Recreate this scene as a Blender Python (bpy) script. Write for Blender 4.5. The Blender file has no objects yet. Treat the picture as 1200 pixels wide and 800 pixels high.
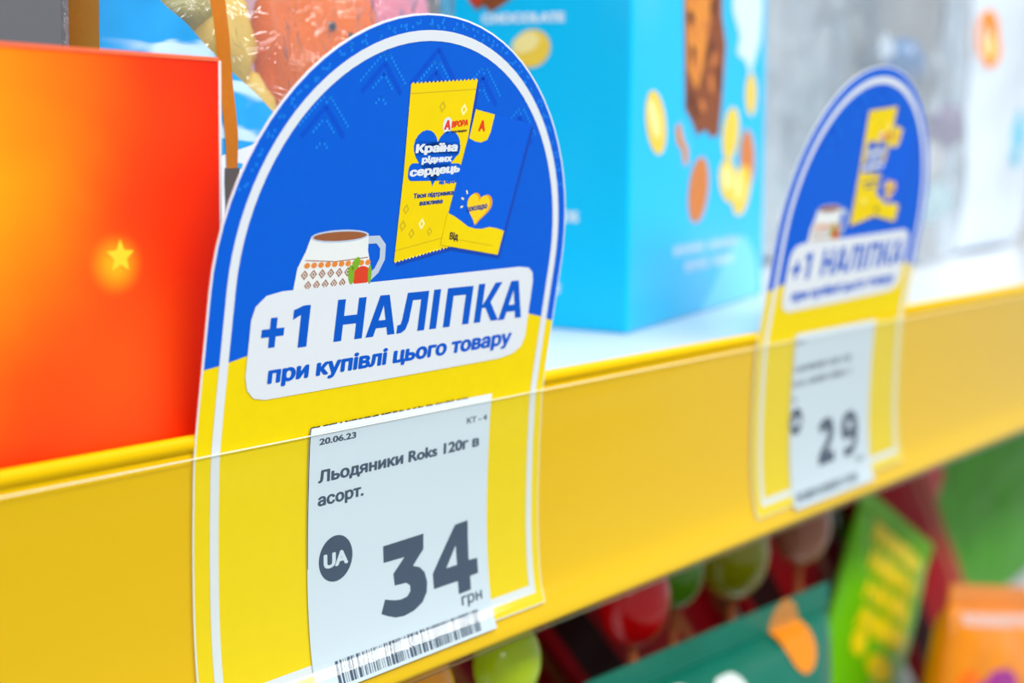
import bpy, bmesh, math, random
from mathutils import Vector, Matrix, noise
from mathutils.geometry import tessellate_polygon, delaunay_2d_cdt
import numpy as np

K = 0.001                      # geometry below is written in millimetres
SC = bpy.context.scene
COL = SC.collection
PI = math.pi
rad = math.radians

# ------------------------------------------------------------------ camera
cam_d = bpy.data.cameras.new('camera')
cam = bpy.data.objects.new('camera', cam_d)
COL.objects.link(cam)
SC.camera = cam
YAW, PITCH, ROLL = 0.9017, 0.1368, 0.0205
fw = Vector((math.sin(YAW) * math.cos(PITCH), math.cos(YAW) * math.cos(PITCH), -math.sin(PITCH)))
r0 = Vector((math.cos(YAW), -math.sin(YAW), 0))
u0 = r0.cross(fw)
rr = math.cos(ROLL) * r0 + math.sin(ROLL) * u0
uu = -math.sin(ROLL) * r0 + math.cos(ROLL) * u0
cam.matrix_world = Matrix(((rr.x, uu.x, -fw.x, -160.306 * K), (rr.y, uu.y, -fw.y, -197.091 * K), (rr.z, uu.z, -fw.z, 51.908 * K), (0, 0, 0, 1)))
cam_d.sensor_width = 36
cam_d.lens = 1702.5 / 1200 * 36
cam_d.clip_start = 0.01
cam_d.clip_end = 50
cam_d.dof.use_dof = True
cam_d.dof.focus_distance = 0.278
cam_d.dof.aperture_fstop = 10.5

# ------------------------------------------------------------------ world, lamps, exposure
world = bpy.data.worlds.new('store_air')
SC.world = world
world.use_nodes = True
wb = world.node_tree.nodes['Background']
wb.inputs[0].default_value = (0.86, 0.93, 1.0, 1)
wb.inputs[1].default_value = 0.6

def area(name, loc, target, sx, sy, power, color=(1, 1, 1)):
    d = bpy.data.lights.new(name, 'AREA')
    d.shape = 'RECTANGLE'; d.size = sx; d.size_y = sy; d.energy = power; d.color = color
    o = bpy.data.objects.new(name, d)
    o.location = loc
    o.rotation_euler = (Vector(target) - Vector(loc)).to_track_quat('-Z', 'Y').to_euler()
    COL.objects.link(o)
    return o
area('ceiling_tube_lamp', (0.75, -1.28, 1.25), (0.75, 0.0, 0), 2.6, 0.24, 40, (1, 0.98, 0.95))
area('ceiling_tube_lamp', (-1.2, -1.3, 1.6), (0.1, 0.0, 0), 0.3, 2.2, 30, (0.93, 0.97, 1))
area('ceiling_tube_lamp', (0.4, -0.5, 1.9), (0.4, 0.1, 0), 2.2, 0.6, 14, (0.95, 0.98, 1))

SC.view_settings.view_transform = 'Standard'
SC.view_settings.look = 'None'
SC.view_settings.gamma = 1
SC.view_settings.use_curve_mapping = False
SC.view_settings.exposure = -0.18

# ------------------------------------------------------------------ materials
def lin(c):
    return tuple(((x / 255) / 12.92 if x / 255 <= 0.04045 else ((x / 255 + 0.055) / 1.055) ** 2.4) for x in c) + (1,)

_M = {}
def mat(name, rgb, rough=0.5, spec=0.25, coat=0.0, mottle=0.04, nscale=400, metal=0, bump=0.0, bscale=300, trans=0, sss=0):
    if name in _M: return _M[name]
    m = bpy.data.materials.new(name); m.use_nodes = True
    nt = m.node_tree; b = nt.nodes['Principled BSDF']
    tc = nt.nodes.new('ShaderNodeTexCoord')
    nz = nt.nodes.new('ShaderNodeTexNoise'); nz.inputs['Scale'].default_value = nscale; nz.inputs['Detail'].default_value = 3
    nt.links.new(tc.outputs['Object'], nz.inputs['Vector'])
    mx = nt.nodes.new('ShaderNodeMix'); mx.data_type = 'RGBA'
    c = lin(rgb)
    mx.inputs[6].default_value = tuple(x * (1 - mottle) for x in c[:3]) + (1,)
    mx.inputs[7].default_value = tuple(min(1, x * (1 + mottle)) for x in c[:3]) + (1,)
    nt.links.new(nz.outputs['Fac'], mx.inputs[0])
    nt.links.new(mx.outputs[2], b.inputs['Base Color'])
    b.inputs['Roughness'].default_value = rough
    b.inputs['Specular IOR Level'].default_value = spec
    b.inputs['Coat Weight'].default_value = coat
    b.inputs['Coat Roughness'].default_value = 0.08
    b.inputs['Metallic'].default_value = metal
    if trans: b.inputs['Transmission Weight'].default_value = trans
    if sss:
        b.inputs['Subsurface Weight'].default_value = sss
        b.inputs['Subsurface Radius'].default_value = (0.006, 0.004, 0.003)
        b.inputs['Subsurface Scale'].default_value = 1.0
    if bump:
        n2 = nt.nodes.new('ShaderNodeTexNoise'); n2.inputs['Scale'].default_value = bscale; n2.inputs['Detail'].default_value = 2
        nt.links.new(tc.outputs['Object'], n2.inputs['Vector'])
        bp = nt.nodes.new('ShaderNodeBump'); bp.inputs['Strength'].default_value = bump; bp.inputs['Distance'].default_value = 0.001
        nt.links.new(n2.outputs['Fac'], bp.inputs['Height'])
        nt.links.new(bp.outputs['Normal'], b.inputs['Normal'])
    _M[name] = m
    return m

def film(name, tint=(0.97, 0.98, 0.98), base=0.05, rough=0.06, bump=0.0, bscale=60, haze=0.0):
    """thin clear plastic sheet: transmits tinted light, mirrors by fresnel, slight milky haze"""
    if name in _M: return _M[name]
    m = bpy.data.materials.new(name); m.use_nodes = True
    nt = m.node_tree; nt.nodes.clear()
    out = nt.nodes.new('ShaderNodeOutputMaterial')
    tr = nt.nodes.new('ShaderNodeBsdfTransparent'); tr.inputs[0].default_value = tint + (1,)
    gl = nt.nodes.new('ShaderNodeBsdfGlossy'); gl.inputs['Roughness'].default_value = rough
    lw = nt.nodes.new('ShaderNodeLayerWeight'); lw.inputs['Blend'].default_value = 0.5
    pw = nt.nodes.new('ShaderNodeMath'); pw.operation = 'POWER'; pw.inputs[1].default_value = 3.5
    nt.links.new(lw.outputs['Facing'], pw.inputs[0])
    ma = nt.nodes.new('ShaderNodeMath'); ma.operation = 'MULTIPLY_ADD'; ma.inputs[1].default_value = 0.9; ma.inputs[2].default_value = base; ma.use_clamp = True
    nt.links.new(pw.outputs[0], ma.inputs[0])
    mix = nt.nodes.new('ShaderNodeMixShader')
    nt.links.new(ma.outputs[0], mix.inputs[0])
    df = nt.nodes.new('ShaderNodeBsdfDiffuse'); df.inputs[0].default_value = (0.9, 0.93, 0.95, 1)
    mh = nt.nodes.new('ShaderNodeMixShader'); mh.inputs[0].default_value = haze
    nt.links.new(tr.outputs[0], mh.inputs[1]); nt.links.new(df.outputs[0], mh.inputs[2])
    nt.links.new(mh.outputs[0], mix.inputs[1]); nt.links.new(gl.outputs[0], mix.inputs[2])
    if bump:
        tc = nt.nodes.new('ShaderNodeTexCoord')
        nz = nt.nodes.new('ShaderNodeTexNoise'); nz.inputs['Scale'].default_value = bscale; nz.inputs['Detail'].default_value = 3
        nz.inputs['Distortion'].default_value = 1.2
        nt.links.new(tc.outputs['Object'], nz.inputs['Vector'])
        bp = nt.nodes.new('ShaderNodeBump'); bp.inputs['Strength'].default_value = bump; bp.inputs['Distance'].default_value = 0.004
        nt.links.new(nz.outputs['Fac'], bp.inputs['Height'])
        for g in (gl, lw): nt.links.new(bp.outputs['Normal'], g.inputs['Normal'])
    nt.links.new(mix.outputs[0], out.inputs[0])
    _M[name] = m
    return m

def radial_print(name, base, spots, rough=0.3, coat=0.3, scale=(1, 1, 1)):
    """printed colour with soft round patches; spots = [(local position mm, radius mm, rgb, strength)]"""
    m = bpy.data.materials.new(name); m.use_nodes = True
    nt = m.node_tree; b = nt.nodes['Principled BSDF']
    tc = nt.nodes.new('ShaderNodeTexCoord')
    nz = nt.nodes.new('ShaderNodeTexNoise'); nz.inputs['Scale'].default_value = 45; nz.inputs['Detail'].default_value = 2
    nt.links.new(tc.outputs['Object'], nz.inputs['Vector'])
    prev = None
    for (px, py, pz), r, rgb, k in spots:
        mp = nt.nodes.new('ShaderNodeVectorMath'); mp.operation = 'DISTANCE'
        mp.inputs[1].default_value = (px * K, py * K, pz * K)
        nt.links.new(tc.outputs['Object'], mp.inputs[0])
        mr = nt.nodes.new('ShaderNodeMapRange'); mr.interpolation_type = 'SMOOTHSTEP'
        mr.inputs['From Min'].default_value = 0; mr.inputs['From Max'].default_value = r * K
        mr.inputs['To Min'].default_value = k; mr.inputs['To Max'].default_value = 0
        ad = nt.nodes.new('ShaderNodeMath'); ad.operation = 'MULTIPLY_ADD'
        ad.inputs[1].default_value = 0.25 * r * K; ad.inputs[2].default_value = -0.125 * r * K
        nt.links.new(nz.outputs['Fac'], ad.inputs[0])
        a2 = nt.nodes.new('ShaderNodeMath'); a2.operation = 'ADD'
        nt.links.new(mp.outputs['Value'], a2.inputs[0]); nt.links.new(ad.outputs[0], a2.inputs[1])
        nt.links.new(a2.outputs[0], mr.inputs['Value'])
        mx = nt.nodes.new('ShaderNodeMix'); mx.data_type = 'RGBA'
        if prev is None: mx.inputs[6].default_value = lin(base)
        else: nt.links.new(prev, mx.inputs[6])
        mx.inputs[7].default_value = lin(rgb)
        nt.links.new(mr.outputs[0], mx.inputs[0])
        prev = mx.outputs[2]
    nt.links.new(prev, b.inputs['Base Color'])
    b.inputs['Roughness'].default_value = rough
    b.inputs['Coat Weight'].default_value = coat
    b.inputs['Specular IOR Level'].default_value = 0.2
    return m

BLUE = (0, 91, 208); YEL = (236, 208, 0); INK_BLUE = (0, 86, 194)
m_card_white = mat('card_white', (232, 238, 244), 0.45, mottle=0.01)
m_blue = mat('print_blue', BLUE, 0.5, 0.12)
m_blue_dot = mat('print_light_blue', (22, 128, 232), 0.5, 0.12)
m_blue_dark = mat('print_deep_blue', (0, 78, 200), 0.5, 0.12)
m_yel = mat('print_yellow', YEL, 0.5, 0.12)
m_white = mat('print_white', (218, 224, 229), 0.5, 0.12, mottle=0.01)
m_ink = mat('print_ink_blue', INK_BLUE, 0.5, 0.12)
m_paper = mat('label_paper', (208, 221, 233), 0.6, 0.2, mottle=0.015, nscale=900)
m_black = mat('label_ink', (66, 82, 104), 0.6, 0.2)
m_dark = mat('perforation_and_shadow_ink', (45, 35, 40), 0.6)
m_red = mat('print_red', (224, 52, 20), 0.4)

# ------------------------------------------------------------------ mesh helpers
class MB:
    def __init__(s): s.v = []; s.f = []
    def add(s, vs, fs):
        n = len(s.v); s.v += [tuple(x) for x in vs]; s.f += [tuple(n + i for i in f) for f in fs]; return s
    def box(s, x0, x1, y0, y1, z0, z1):
        return s.add([(x0, y0, z0), (x1, y0, z0), (x1, y1, z0), (x0, y1, z0), (x0, y0, z1), (x1, y0, z1), (x1, y1, z1), (x0, y1, z1)],
                     [(0, 3, 2, 1), (4, 5, 6, 7), (0, 1, 5, 4), (1, 2, 6, 5), (2, 3, 7, 6), (3, 0, 4, 7)])
    def tube(s, pts, r, n=10):
        pts = [Vector(p) for p in pts]; vs = []; fs = []
        for i, p in enumerate(pts):
            d = (pts[min(i + 1, len(pts) - 1)] - pts[max(i - 1, 0)]).normalized()
            a = d.orthogonal().normalized(); b = d.cross(a)
            q = r[i] if isinstance(r, (list, tuple)) else r
            for k in range(n):
                t = 2 * PI * k / n; vs.append(p + q * (math.cos(t) * a + math.sin(t) * b))
        for i in range(len(pts) - 1):
            for k in range(n):
                fs.append((i * n + k, i * n + (k + 1) % n, (i + 1) * n + (k + 1) % n, (i + 1) * n + k))
        fs.append(tuple(range(n - 1, -1, -1))); fs.append(tuple((len(pts) - 1) * n + k for k in range(n)))
        return s.add(vs, fs)
    def blob(s, c, r, n=20, m=14, lump=0, seed=0, power=1.0):
        vs = []; fs = []
        for i in range(m + 1):
            th = PI * i / m
            for k in range(n):
                ph = 2 * PI * k / n
                d = Vector((math.sin(th) * math.cos(ph), math.sin(th) * math.sin(ph), math.cos(th)))
                q = 1 + lump * noise.noise(d * 1.6 + Vector((seed, 0, 0)))
                vs.append((c[0] + r[0] * q * d.x, c[1] + r[1] * q * d.y, c[2] + r[2] * q * d.z))
        for i in range(m):
            for k in range(n):
                fs.append((i * n + k, (i + 1) * n + k, (i + 1) * n + (k + 1) % n, i * n + (k + 1) % n))
        return s.add(vs, fs)
    def extrude_x(s, prof, x0, x1, closed=True, nx=1):
        n = len(prof); vs = []
        for i in range(nx + 1):
            x = x0 + (x1 - x0) * i / nx
            vs += [(x, y, z) for y, z in prof]
        fs = []
        for i in range(nx):
            for k in range(n if closed else n - 1):
                a = i * n + k; b = i * n + (k + 1) % n
                fs.append((a, b, b + n, a + n))
        if closed:
            fs.append(tuple(range(n - 1, -1, -1))); fs.append(tuple(nx * n + k for k in range(n)))
        return s.add(vs, fs)
    def build(s, name, m, parent=None, origin=None, smooth=False, weld=False):
        me = bpy.data.meshes.new(name)
        o = origin or (0, 0, 0)
        me.from_pydata([((x - o[0]) * K, (y - o[1]) * K, (z - o[2]) * K) for x, y, z in s.v], [], s.f)
        for q in (m if isinstance(m, list) else [m]): me.materials.append(q)
        bm = bmesh.new(); bm.from_mesh(me)
        if weld: bmesh.ops.remove_doubles(bm, verts=bm.verts, dist=1e-6)
        bmesh.ops.recalc_face_normals(bm, faces=bm.faces)
        bm.to_mesh(me); bm.free()
        if smooth:
            for p in me.polygons: p.use_smooth = True
        ob = bpy.data.objects.new(name, me)
        COL.objects.link(ob)
        if parent: ob.parent = parent
        elif origin: ob.location = tuple(c * K for c in origin)
        return ob

def tag(o, label=None, cat=None, group=None, kind=None):
    if label: o['label'] = label
    if cat: o['category'] = cat
    if group: o['group'] = group
    if kind: o['kind'] = kind
    return o

def thing(name, loc, label, cat, group=None, rot=(0, 0, 0)):
    o = bpy.data.objects.new(name, None); COL.objects.link(o)
    o.empty_display_size = 0.01
    o.location = tuple(c * K for c in loc); o.rotation_euler = rot
    return tag(o, label, cat, group)

def bevel(o, w, seg=2):
    b = o.modifiers.new('bevel', 'BEVEL'); b.width = w * K; b.segments = seg; b.limit_method = 'ANGLE'
    return o

def drape(name, polys, m, surf, off, parent, su=0, sv=0, thick=0, smooth=True):
    """a printed sheet: flat polygons in (u,v) millimetres cut finely and laid on surf(u, v, off)"""
    vs = []; fs = []
    for poly in polys:
        loops = poly if isinstance(poly[0][0], (tuple, list)) else [poly]
        n = len(vs)
        flat = [Vector((p[0], p[1], 0)) for lp in loops for p in lp]
        tris = tessellate_polygon([[Vector((p[0], p[1], 0)) for p in lp] for lp in loops])
        vs += flat; fs += [tuple(n + i for i in t) for t in tris]
    return drape_tris(name, vs, fs, m, surf, off, parent, su, sv, thick, smooth)

def drape_tris(name, vs, fs, m, surf, off, parent, su=0, sv=0, thick=0, smooth=True):
    bm = bmesh.new()
    bv = [bm.verts.new(v) for v in vs]
    for f in fs:
        try: bm.faces.new([bv[i] for i in f])
        except ValueError: pass
    bm.normal_update()
    for f in bm.faces:
        if f.normal.z < 0: f.normal_flip()
    for ax, st in ((0, su), (1, sv)):
        if st and len(bm.verts):
            lo = min(v.co[ax] for v in bm.verts); hi = max(v.co[ax] for v in bm.verts)
            c = math.floor(lo / st) * st + st
            while c < hi - 1e-4:
                co = [0, 0, 0]; no = [0, 0, 0]; co[ax] = c; no[ax] = 1
                bmesh.ops.bisect_plane(bm, geom=bm.verts[:] + bm.edges[:] + bm.faces[:], plane_co=co, plane_no=no, dist=1e-5)
                c += st
    if thick:
        r = bmesh.ops.extrude_face_region(bm, geom=bm.faces[:])
        back = {e for e in r['geom'] if isinstance(e, bmesh.types.BMVert)}
    else: back = set()
    for v in bm.verts:
        p = surf(v.co.x, v.co.y, off - (thick if v in back else 0))
        v.co = Vector(p) * K
    bmesh.ops.recalc_face_normals(bm, faces=bm.faces) if thick else None
    me = bpy.data.meshes.new(name); bm.to_mesh(me); bm.free()
    me.materials.append(m)
    if smooth and not thick:
        for p in me.polygons: p.use_smooth = True
    ob = bpy.data.objects.new(name, me); COL.objects.link(ob); ob.parent = parent
    return ob

def union_tris(verts, edges):
    """non-zero winding fill of directed outlines -> one clean layer of triangles (no overlaps)"""
    r = delaunay_2d_cdt([Vector((v[0], v[1])) for v in verts], edges, [], 1, 1e-6)
    V = np.array([(v.x, v.y) for v in r[0]]); T = np.array([tuple(f) for f in r[2]])
    P = np.array([(v[0], v[1]) for v in verts]); E = np.array(edges)
    a, b = P[E[:, 0]], P[E[:, 1]]
    c = V[T].mean(axis=1)
    cx, cy = c[:, :1], c[:, 1:]
    up = (a[:, 1] <= cy) & (b[:, 1] > cy); dn = (a[:, 1] > cy) & (b[:, 1] <= cy)
    side = (b[:, 0] - a[:, 0]) * (cy - a[:, 1]) - (cx - a[:, 0]) * (b[:, 1] - a[:, 1])
    w = (up & (side > 0)).sum(1) - (dn & (side < 0)).sum(1)
    T = T[w != 0]
    return [Vector((x, y, 0)) for x, y in V], [tuple(int(i) for i in t) for t in T]

def union_polys(polys):
    vs = []; es = []
    for p in polys:
        ar = sum(p[i][0] * p[(i + 1) % len(p)][1] - p[(i + 1) % len(p)][0] * p[i][1] for i in range(len(p)))
        q = p if ar > 0 else p[::-1]
        n = len(vs); vs += q; es += [(n + i, n + (i + 1) % len(q)) for i in range(len(q))]
    return union_tris(vs, es)

_fontcache = {}
def text_tris(s, bx, by):
    """glyph triangles of a line of built-in lettering at size 1"""
    key = (s, bx, by)
    if key in _fontcache: return _fontcache[key]
    c = bpy.data.curves.new('t', 'FONT'); c.body = s; c.size = 1; c.resolution_u = 4; c.fill_mode = 'NONE'
    o = bpy.data.objects.new('t', c); COL.objects.link(o)
    dg = bpy.context.evaluated_depsgraph_get(); dg.update()
    me = bpy.data.meshes.new_from_object(o.evaluated_get(dg))
    vs = [v.co.copy() for v in me.vertices]; es = [tuple(e.vertices) for e in me.edges]
    bpy.data.objects.remove(o); bpy.data.meshes.remove(me); bpy.data.curves.remove(c)
    # mesh edges may be stored low-high: restore one direction along every outline
    adj = {}
    for k, (a, b) in enumerate(es): adj.setdefault(a, []).append(b); adj.setdefault(b, []).append(a)
    seen = set(); loops = []
    for st in sorted(adj):
        if st in seen: continue
        loop = [st]; seen.add(st); prev = None; cur = st
        nx = st + 1 if (st + 1) in adj[st] else adj[st][0]
        while nx not in seen:
            loop.append(nx); seen.add(nx); prev, cur = cur, nx
            c2 = [q for q in adj[cur] if q != prev]
            if not c2: break
            nx = c2[0]
        loops.append([(vs[q].x, vs[q].y) for q in loop])
    loops.sort(key=lambda l: min(p[0] for p in l))
    cl = []; hi = -1e9
    for l in loops:                                  # outlines that overlap in x belong to one glyph
        if min(p[0] for p in l) > hi: cl.append([])
        cl[-1].append(l); hi = max(hi, max(p[0] for p in l))
    ring = [(0, 0)] + ([(bx * math.cos(PI * t / 4), by * math.sin(PI * t / 4)) for t in range(8)] if bx else [])
    V = []; F = []
    for g in cl:
        a = []; e = []
        for dx, dy in ring:
            for l in g:
                n = len(a); a += [(x + dx, y + dy) for x, y in l]; e += [(n + i, n + (i + 1) % len(l)) for i in range(len(l))]
        tv, tf = union_tris(a, e)
        n = len(V); V += tv; F += [tuple(n + i for i in t) for t in tf]
    _fontcache[key] = (V, F)
    return _fontcache[key]

def lettering(s, m, surf, off, parent, u0, u1, v0, h, bold=0.0, slope=0.0, slant=0.0, name='lettering', ref=0.73, sv=2):
    """line of text: starts at u0, ends at u1, baseline v0, capital height h, fattened by bold (mm)"""
    ofs = round(min(0.09, bold / (h / ref)), 3)
    vs, fs = text_tris(s, ofs * 1.15, ofs * 0.8)
    ofs *= 0.8
    xa = min(v.x for v in vs); xb = max(v.x for v in vs)
    kx = (u1 - u0) / (xb - xa); ky = h / (ref + 2 * ofs)
    V = []
    for v in vs:
        x = (v.x - xa) * kx; y = (v.y + ofs) * ky
        V.append(Vector((u0 + x + slant * y, v0 + y + slope * x, 0)))
    return drape_tris(name, V, fs, m, surf, off, parent, 0, sv)

def stroke(pts, w):
    """mitred polyline of width w -> polygon outline (2D)"""
    P = [Vector(p) for p in pts]; L = []; R = []
    for i, p in enumerate(P):
        d0 = (P[i] - P[i - 1]).normalized() if i else None
        d1 = (P[i + 1] - P[i]).normalized() if i < len(P) - 1 else None
        if d0 is None: n = Vector((-d1.y, d1.x)); k = 1
        elif d1 is None: n = Vector((-d0.y, d0.x)); k = 1
        else:
            t = (d0 + d1).normalized(); n = Vector((-t.y, t.x)); k = 1 / max(0.4, n.dot(Vector((-d1.y, d1.x))))
        L.append(tuple(p + n * w / 2 * k)); R.append(tuple(p - n * w / 2 * k))
    return L + R[::-1]

def ellipse(cx, cy, rx, ry, n=28, rot=0):
    c, s = math.cos(rot), math.sin(rot)
    return [(cx + rx * math.cos(t) * c - ry * math.sin(t) * s, cy + rx * math.cos(t) * s + ry * math.sin(t) * c) for t in [2 * PI * k / n for k in range(n)]]

def rounded(x0, y0, x1, y1, r, n=6):
    o = []
    for cx, cy, a in ((x1 - r, y1 - r, 0), (x0 + r, y1 - r, 90), (x0 + r, y0 + r, 180), (x1 - r, y0 + r, 270)):
        o += [(cx + r * math.cos(rad(a + 90 * k / n)), cy + r * math.sin(rad(a + 90 * k / n))) for k in range(n + 1)]
    return o

# ------------------------------------------------------------------ the curved surface of the rail front
PZ = [-62, -58.5, -55, -50, -44, -36, -28, -20, -12, -5, 0, 10, 30, 60, 90]
PY = [-6.0, -4.6, -3.0, -1.4, -0.5, 0.1, 0.3, 0.3, 0.1, -0.2, -0.8, -2.3, -5.4, -10.0, -14.7]
def prof(z):
    z = max(PZ[0], min(PZ[-1] - 1e-6, z))
    i = max(k for k in range(len(PZ) - 1) if PZ[k] <= z)
    def sl(k):
        a = max(0, k - 1); b = min(len(PZ) - 1, k + 1)
        return (PY[b] - PY[a]) / (PZ[b] - PZ[a])
    h = PZ[i + 1] - PZ[i]; t = (z - PZ[i]) / h
    return ((2 * t**3 - 3 * t**2 + 1) * PY[i] + (t**3 - 2 * t**2 + t) * h * sl(i) + (3 * t**2 - 2 * t**3) * PY[i + 1] + (t**3 - t**2) * h * sl(i + 1))
def rail_surf(u, v, off):
    d = (prof(v + 0.5) - prof(v - 0.5))
    n = Vector((0, -1, d)).normalized()
    return (u, prof(v) + n.y * off, v + n.z * off)

# ------------------------------------------------------------------ the setting
m_floor = mat('floor_tile', (190, 188, 182), 0.3)
m_back = mat('back_panel_grey', (98, 98, 101), 0.5, mottle=0.02)
m_deck = mat('shelf_enamel', (240, 243, 247), 0.22, coat=0.2, mottle=0.01)
tag(MB().box(-2500, 4000, -2500, 800, -1010, -1000).build('floor', m_floor), kind='structure')
tag(MB().box(-1500, 2600, 392, 400, -1000, 700).build('wall_back', m_back), kind='structure')

shelf = thing('shelf', (0, 3, -28), 'white enamel metal shelf deck carrying the red and the blue cartons', 'shelf')
o = MB().box(-700, 1500, 0.8, 388, 0, 25).build('deck', m_deck, shelf); bevel(o, 0.8)
o = MB().box(-700, 1500, 1, 4, -26, -0.3).build('front_lip', m_deck, shelf)
low = thing('shelf', (0, 3, -318), 'lower white metal shelf under the bags of sweets', 'shelf')
o = MB().box(-700, 1500, 0.8, 388, 0, 25).build('deck', m_deck, low); bevel(o, 0.8)

# ------------------------------------------------------------------ price rail
m_rail = mat('rail_yellow', (238, 192, 0), 0.4, 0.1, mottle=0.015)
m_cover = film('clear_cover_plastic', (0.95, 0.965, 0.94), 0.03, 0.09)
m_edge = mat('cover_edge', (246, 248, 235), 0.3)
rail = thing('price_rail', (0, 3, -60), 'yellow plastic price rail with clear cover along the shelf edge', 'price rail')
O = (0, 3, -60)
front = []
zz = -57.5
front.append((-3.2, -58.4)); 
while zz < -3.0:
    front.append((prof(zz) + 0.75, zz)); zz += 1.5
front += [(0.7, -2.9), (-0.2, -2.5), (-0.55, -1.6), (-0.45, -0.6), (0.1, -0.08), (1.0, 0.0), (1.9, -0.2), (2.6, -1.0)]
profile = [(y, z) for y, z in front] + [(2.7, -8), (2.7, -50), (0.6, -56), (-1.6, -58.6)]
o = MB().extrude_x(profile, -420, 1400).build('rail_body', m_rail, None, O)
o.location = (0, 0, 0); o.parent = rail
for p in o.data.polygons: p.use_smooth = len(p.vertices) == 4
# clear cover: from just under the rail top down around the bottom lip
cov = []
zz = -3.9
while zz > -49.0:
    cov.append((prof(zz) - 0.55, zz)); zz -= 1.0
cy0 = prof(-49.2) - 0.55
cov += [(cy0 - a, z) for a, z in ((0, -49.2), (.1, -49.5), (.36, -49.9), (.72, -50.4), (1.11, -50.9), (1.5, -51.4), (1.86, -51.9), (2.12, -52.4), (2.26, -52.9), (2.34, -53.4), (2.42, -54.2), (2.52, -55.2), (2.7, -56.4), (2.95, -57.4))]
tail = [(-4.95, -58.3), (-4.5, -58.95), (-3.6, -59.1), (-2.4, -58.8)]
mb = MB(); mb.extrude_x(cov + tail, -420, 1400, closed=False)
o = mb.build('clear_cover', m_cover, None, O, smooth=True); o.location = (0, 0, 0); o.parent = rail
mb = MB(); yy = prof(-3.9) - 0.55
mb.extrude_x([(yy - 0.07, -3.95), (yy + 0.07, -3.95), (yy + 0.07, -3.78), (yy - 0.07, -3.78)], -420, 1400)
o = mb.build('cover_edge', m_edge, None, O); o.location = (0, 0, 0); o.parent = rail; o['label'] = 'pale cut edge of the clear cover'

# ------------------------------------------------------------------ shelf talker signs
def arch(r, du, cu=50.1, cv=25.3, bottom=-53.5, n=40):
    top = [(cu + r * math.cos(PI * k / n), cv + r * math.sin(PI * k / n)) for k in range(n + 1)]
    return [(cu - r, bottom + du), (cu + r, bottom + du)] + top

def arcs_above(r, v_left, v_mid_l, v_right, cu=50.1, cv=25.3, n=40):
    top = [(cu + r * math.cos(PI * k / n), cv + r * math.sin(PI * k / n)) for k in range(n + 1)]
    wave = [(cu - r, v_left), (4.4, v_left + 0.5), (10, 13.4), (22, 15.2), (40, 16.6), (60, 16.9), (78, 16.0), (90.3, 14.6), (95, 13.6), (cu + r, v_right)]
    return wave + top

def heart(cx, cy, w, h, tilt=0, n=40):
    o = []
    for k in range(n):
        t = 2 * PI * k / n
        x = 16 * math.sin(t)**3; y = 13 * math.cos(t) - 5 * math.cos(2 * t) - 2 * math.cos(3 * t) - math.cos(4 * t)
        x *= w / 32; y = (y + 2.5) * h / 29
        o.append((cx + x * math.cos(tilt) - y * math.sin(tilt), cy + x * math.sin(tilt) + y * math.cos(tilt)))
    return o

m_pack = mat('packet_yellow', (236, 206, 0), 0.5, 0.12, mottle=0.05, nscale=160)
m_pack_d = mat('packet_shade_yellow', (205, 178, 10), 0.4)
m_gold = mat('heart_gold', (250, 205, 20), 0.4)
m_gold_d = mat('heart_gold_dark', (226, 156, 10), 0.4)
m_brown = mat('print_brown', (150, 88, 50), 0.5)
m_orange = mat('print_orange', (224, 132, 50), 0.5)
m_mug = mat('mug_white', (226, 230, 228), 0.4)
m_muggrey = mat('mug_shade', (182, 196, 214), 0.4)
m_green = mat('print_green', (120, 170, 30), 0.5)
m_berry = mat('berry_red', (214, 62, 30), 0.5)
m_pale = mat('print_pale_yellow', (250, 240, 170), 0.5)
m_navy = mat('print_navy', (20, 60, 140), 0.5)
m_packshadow = mat('print_shadow_blue', (0, 66, 176), 0.45)

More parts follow.
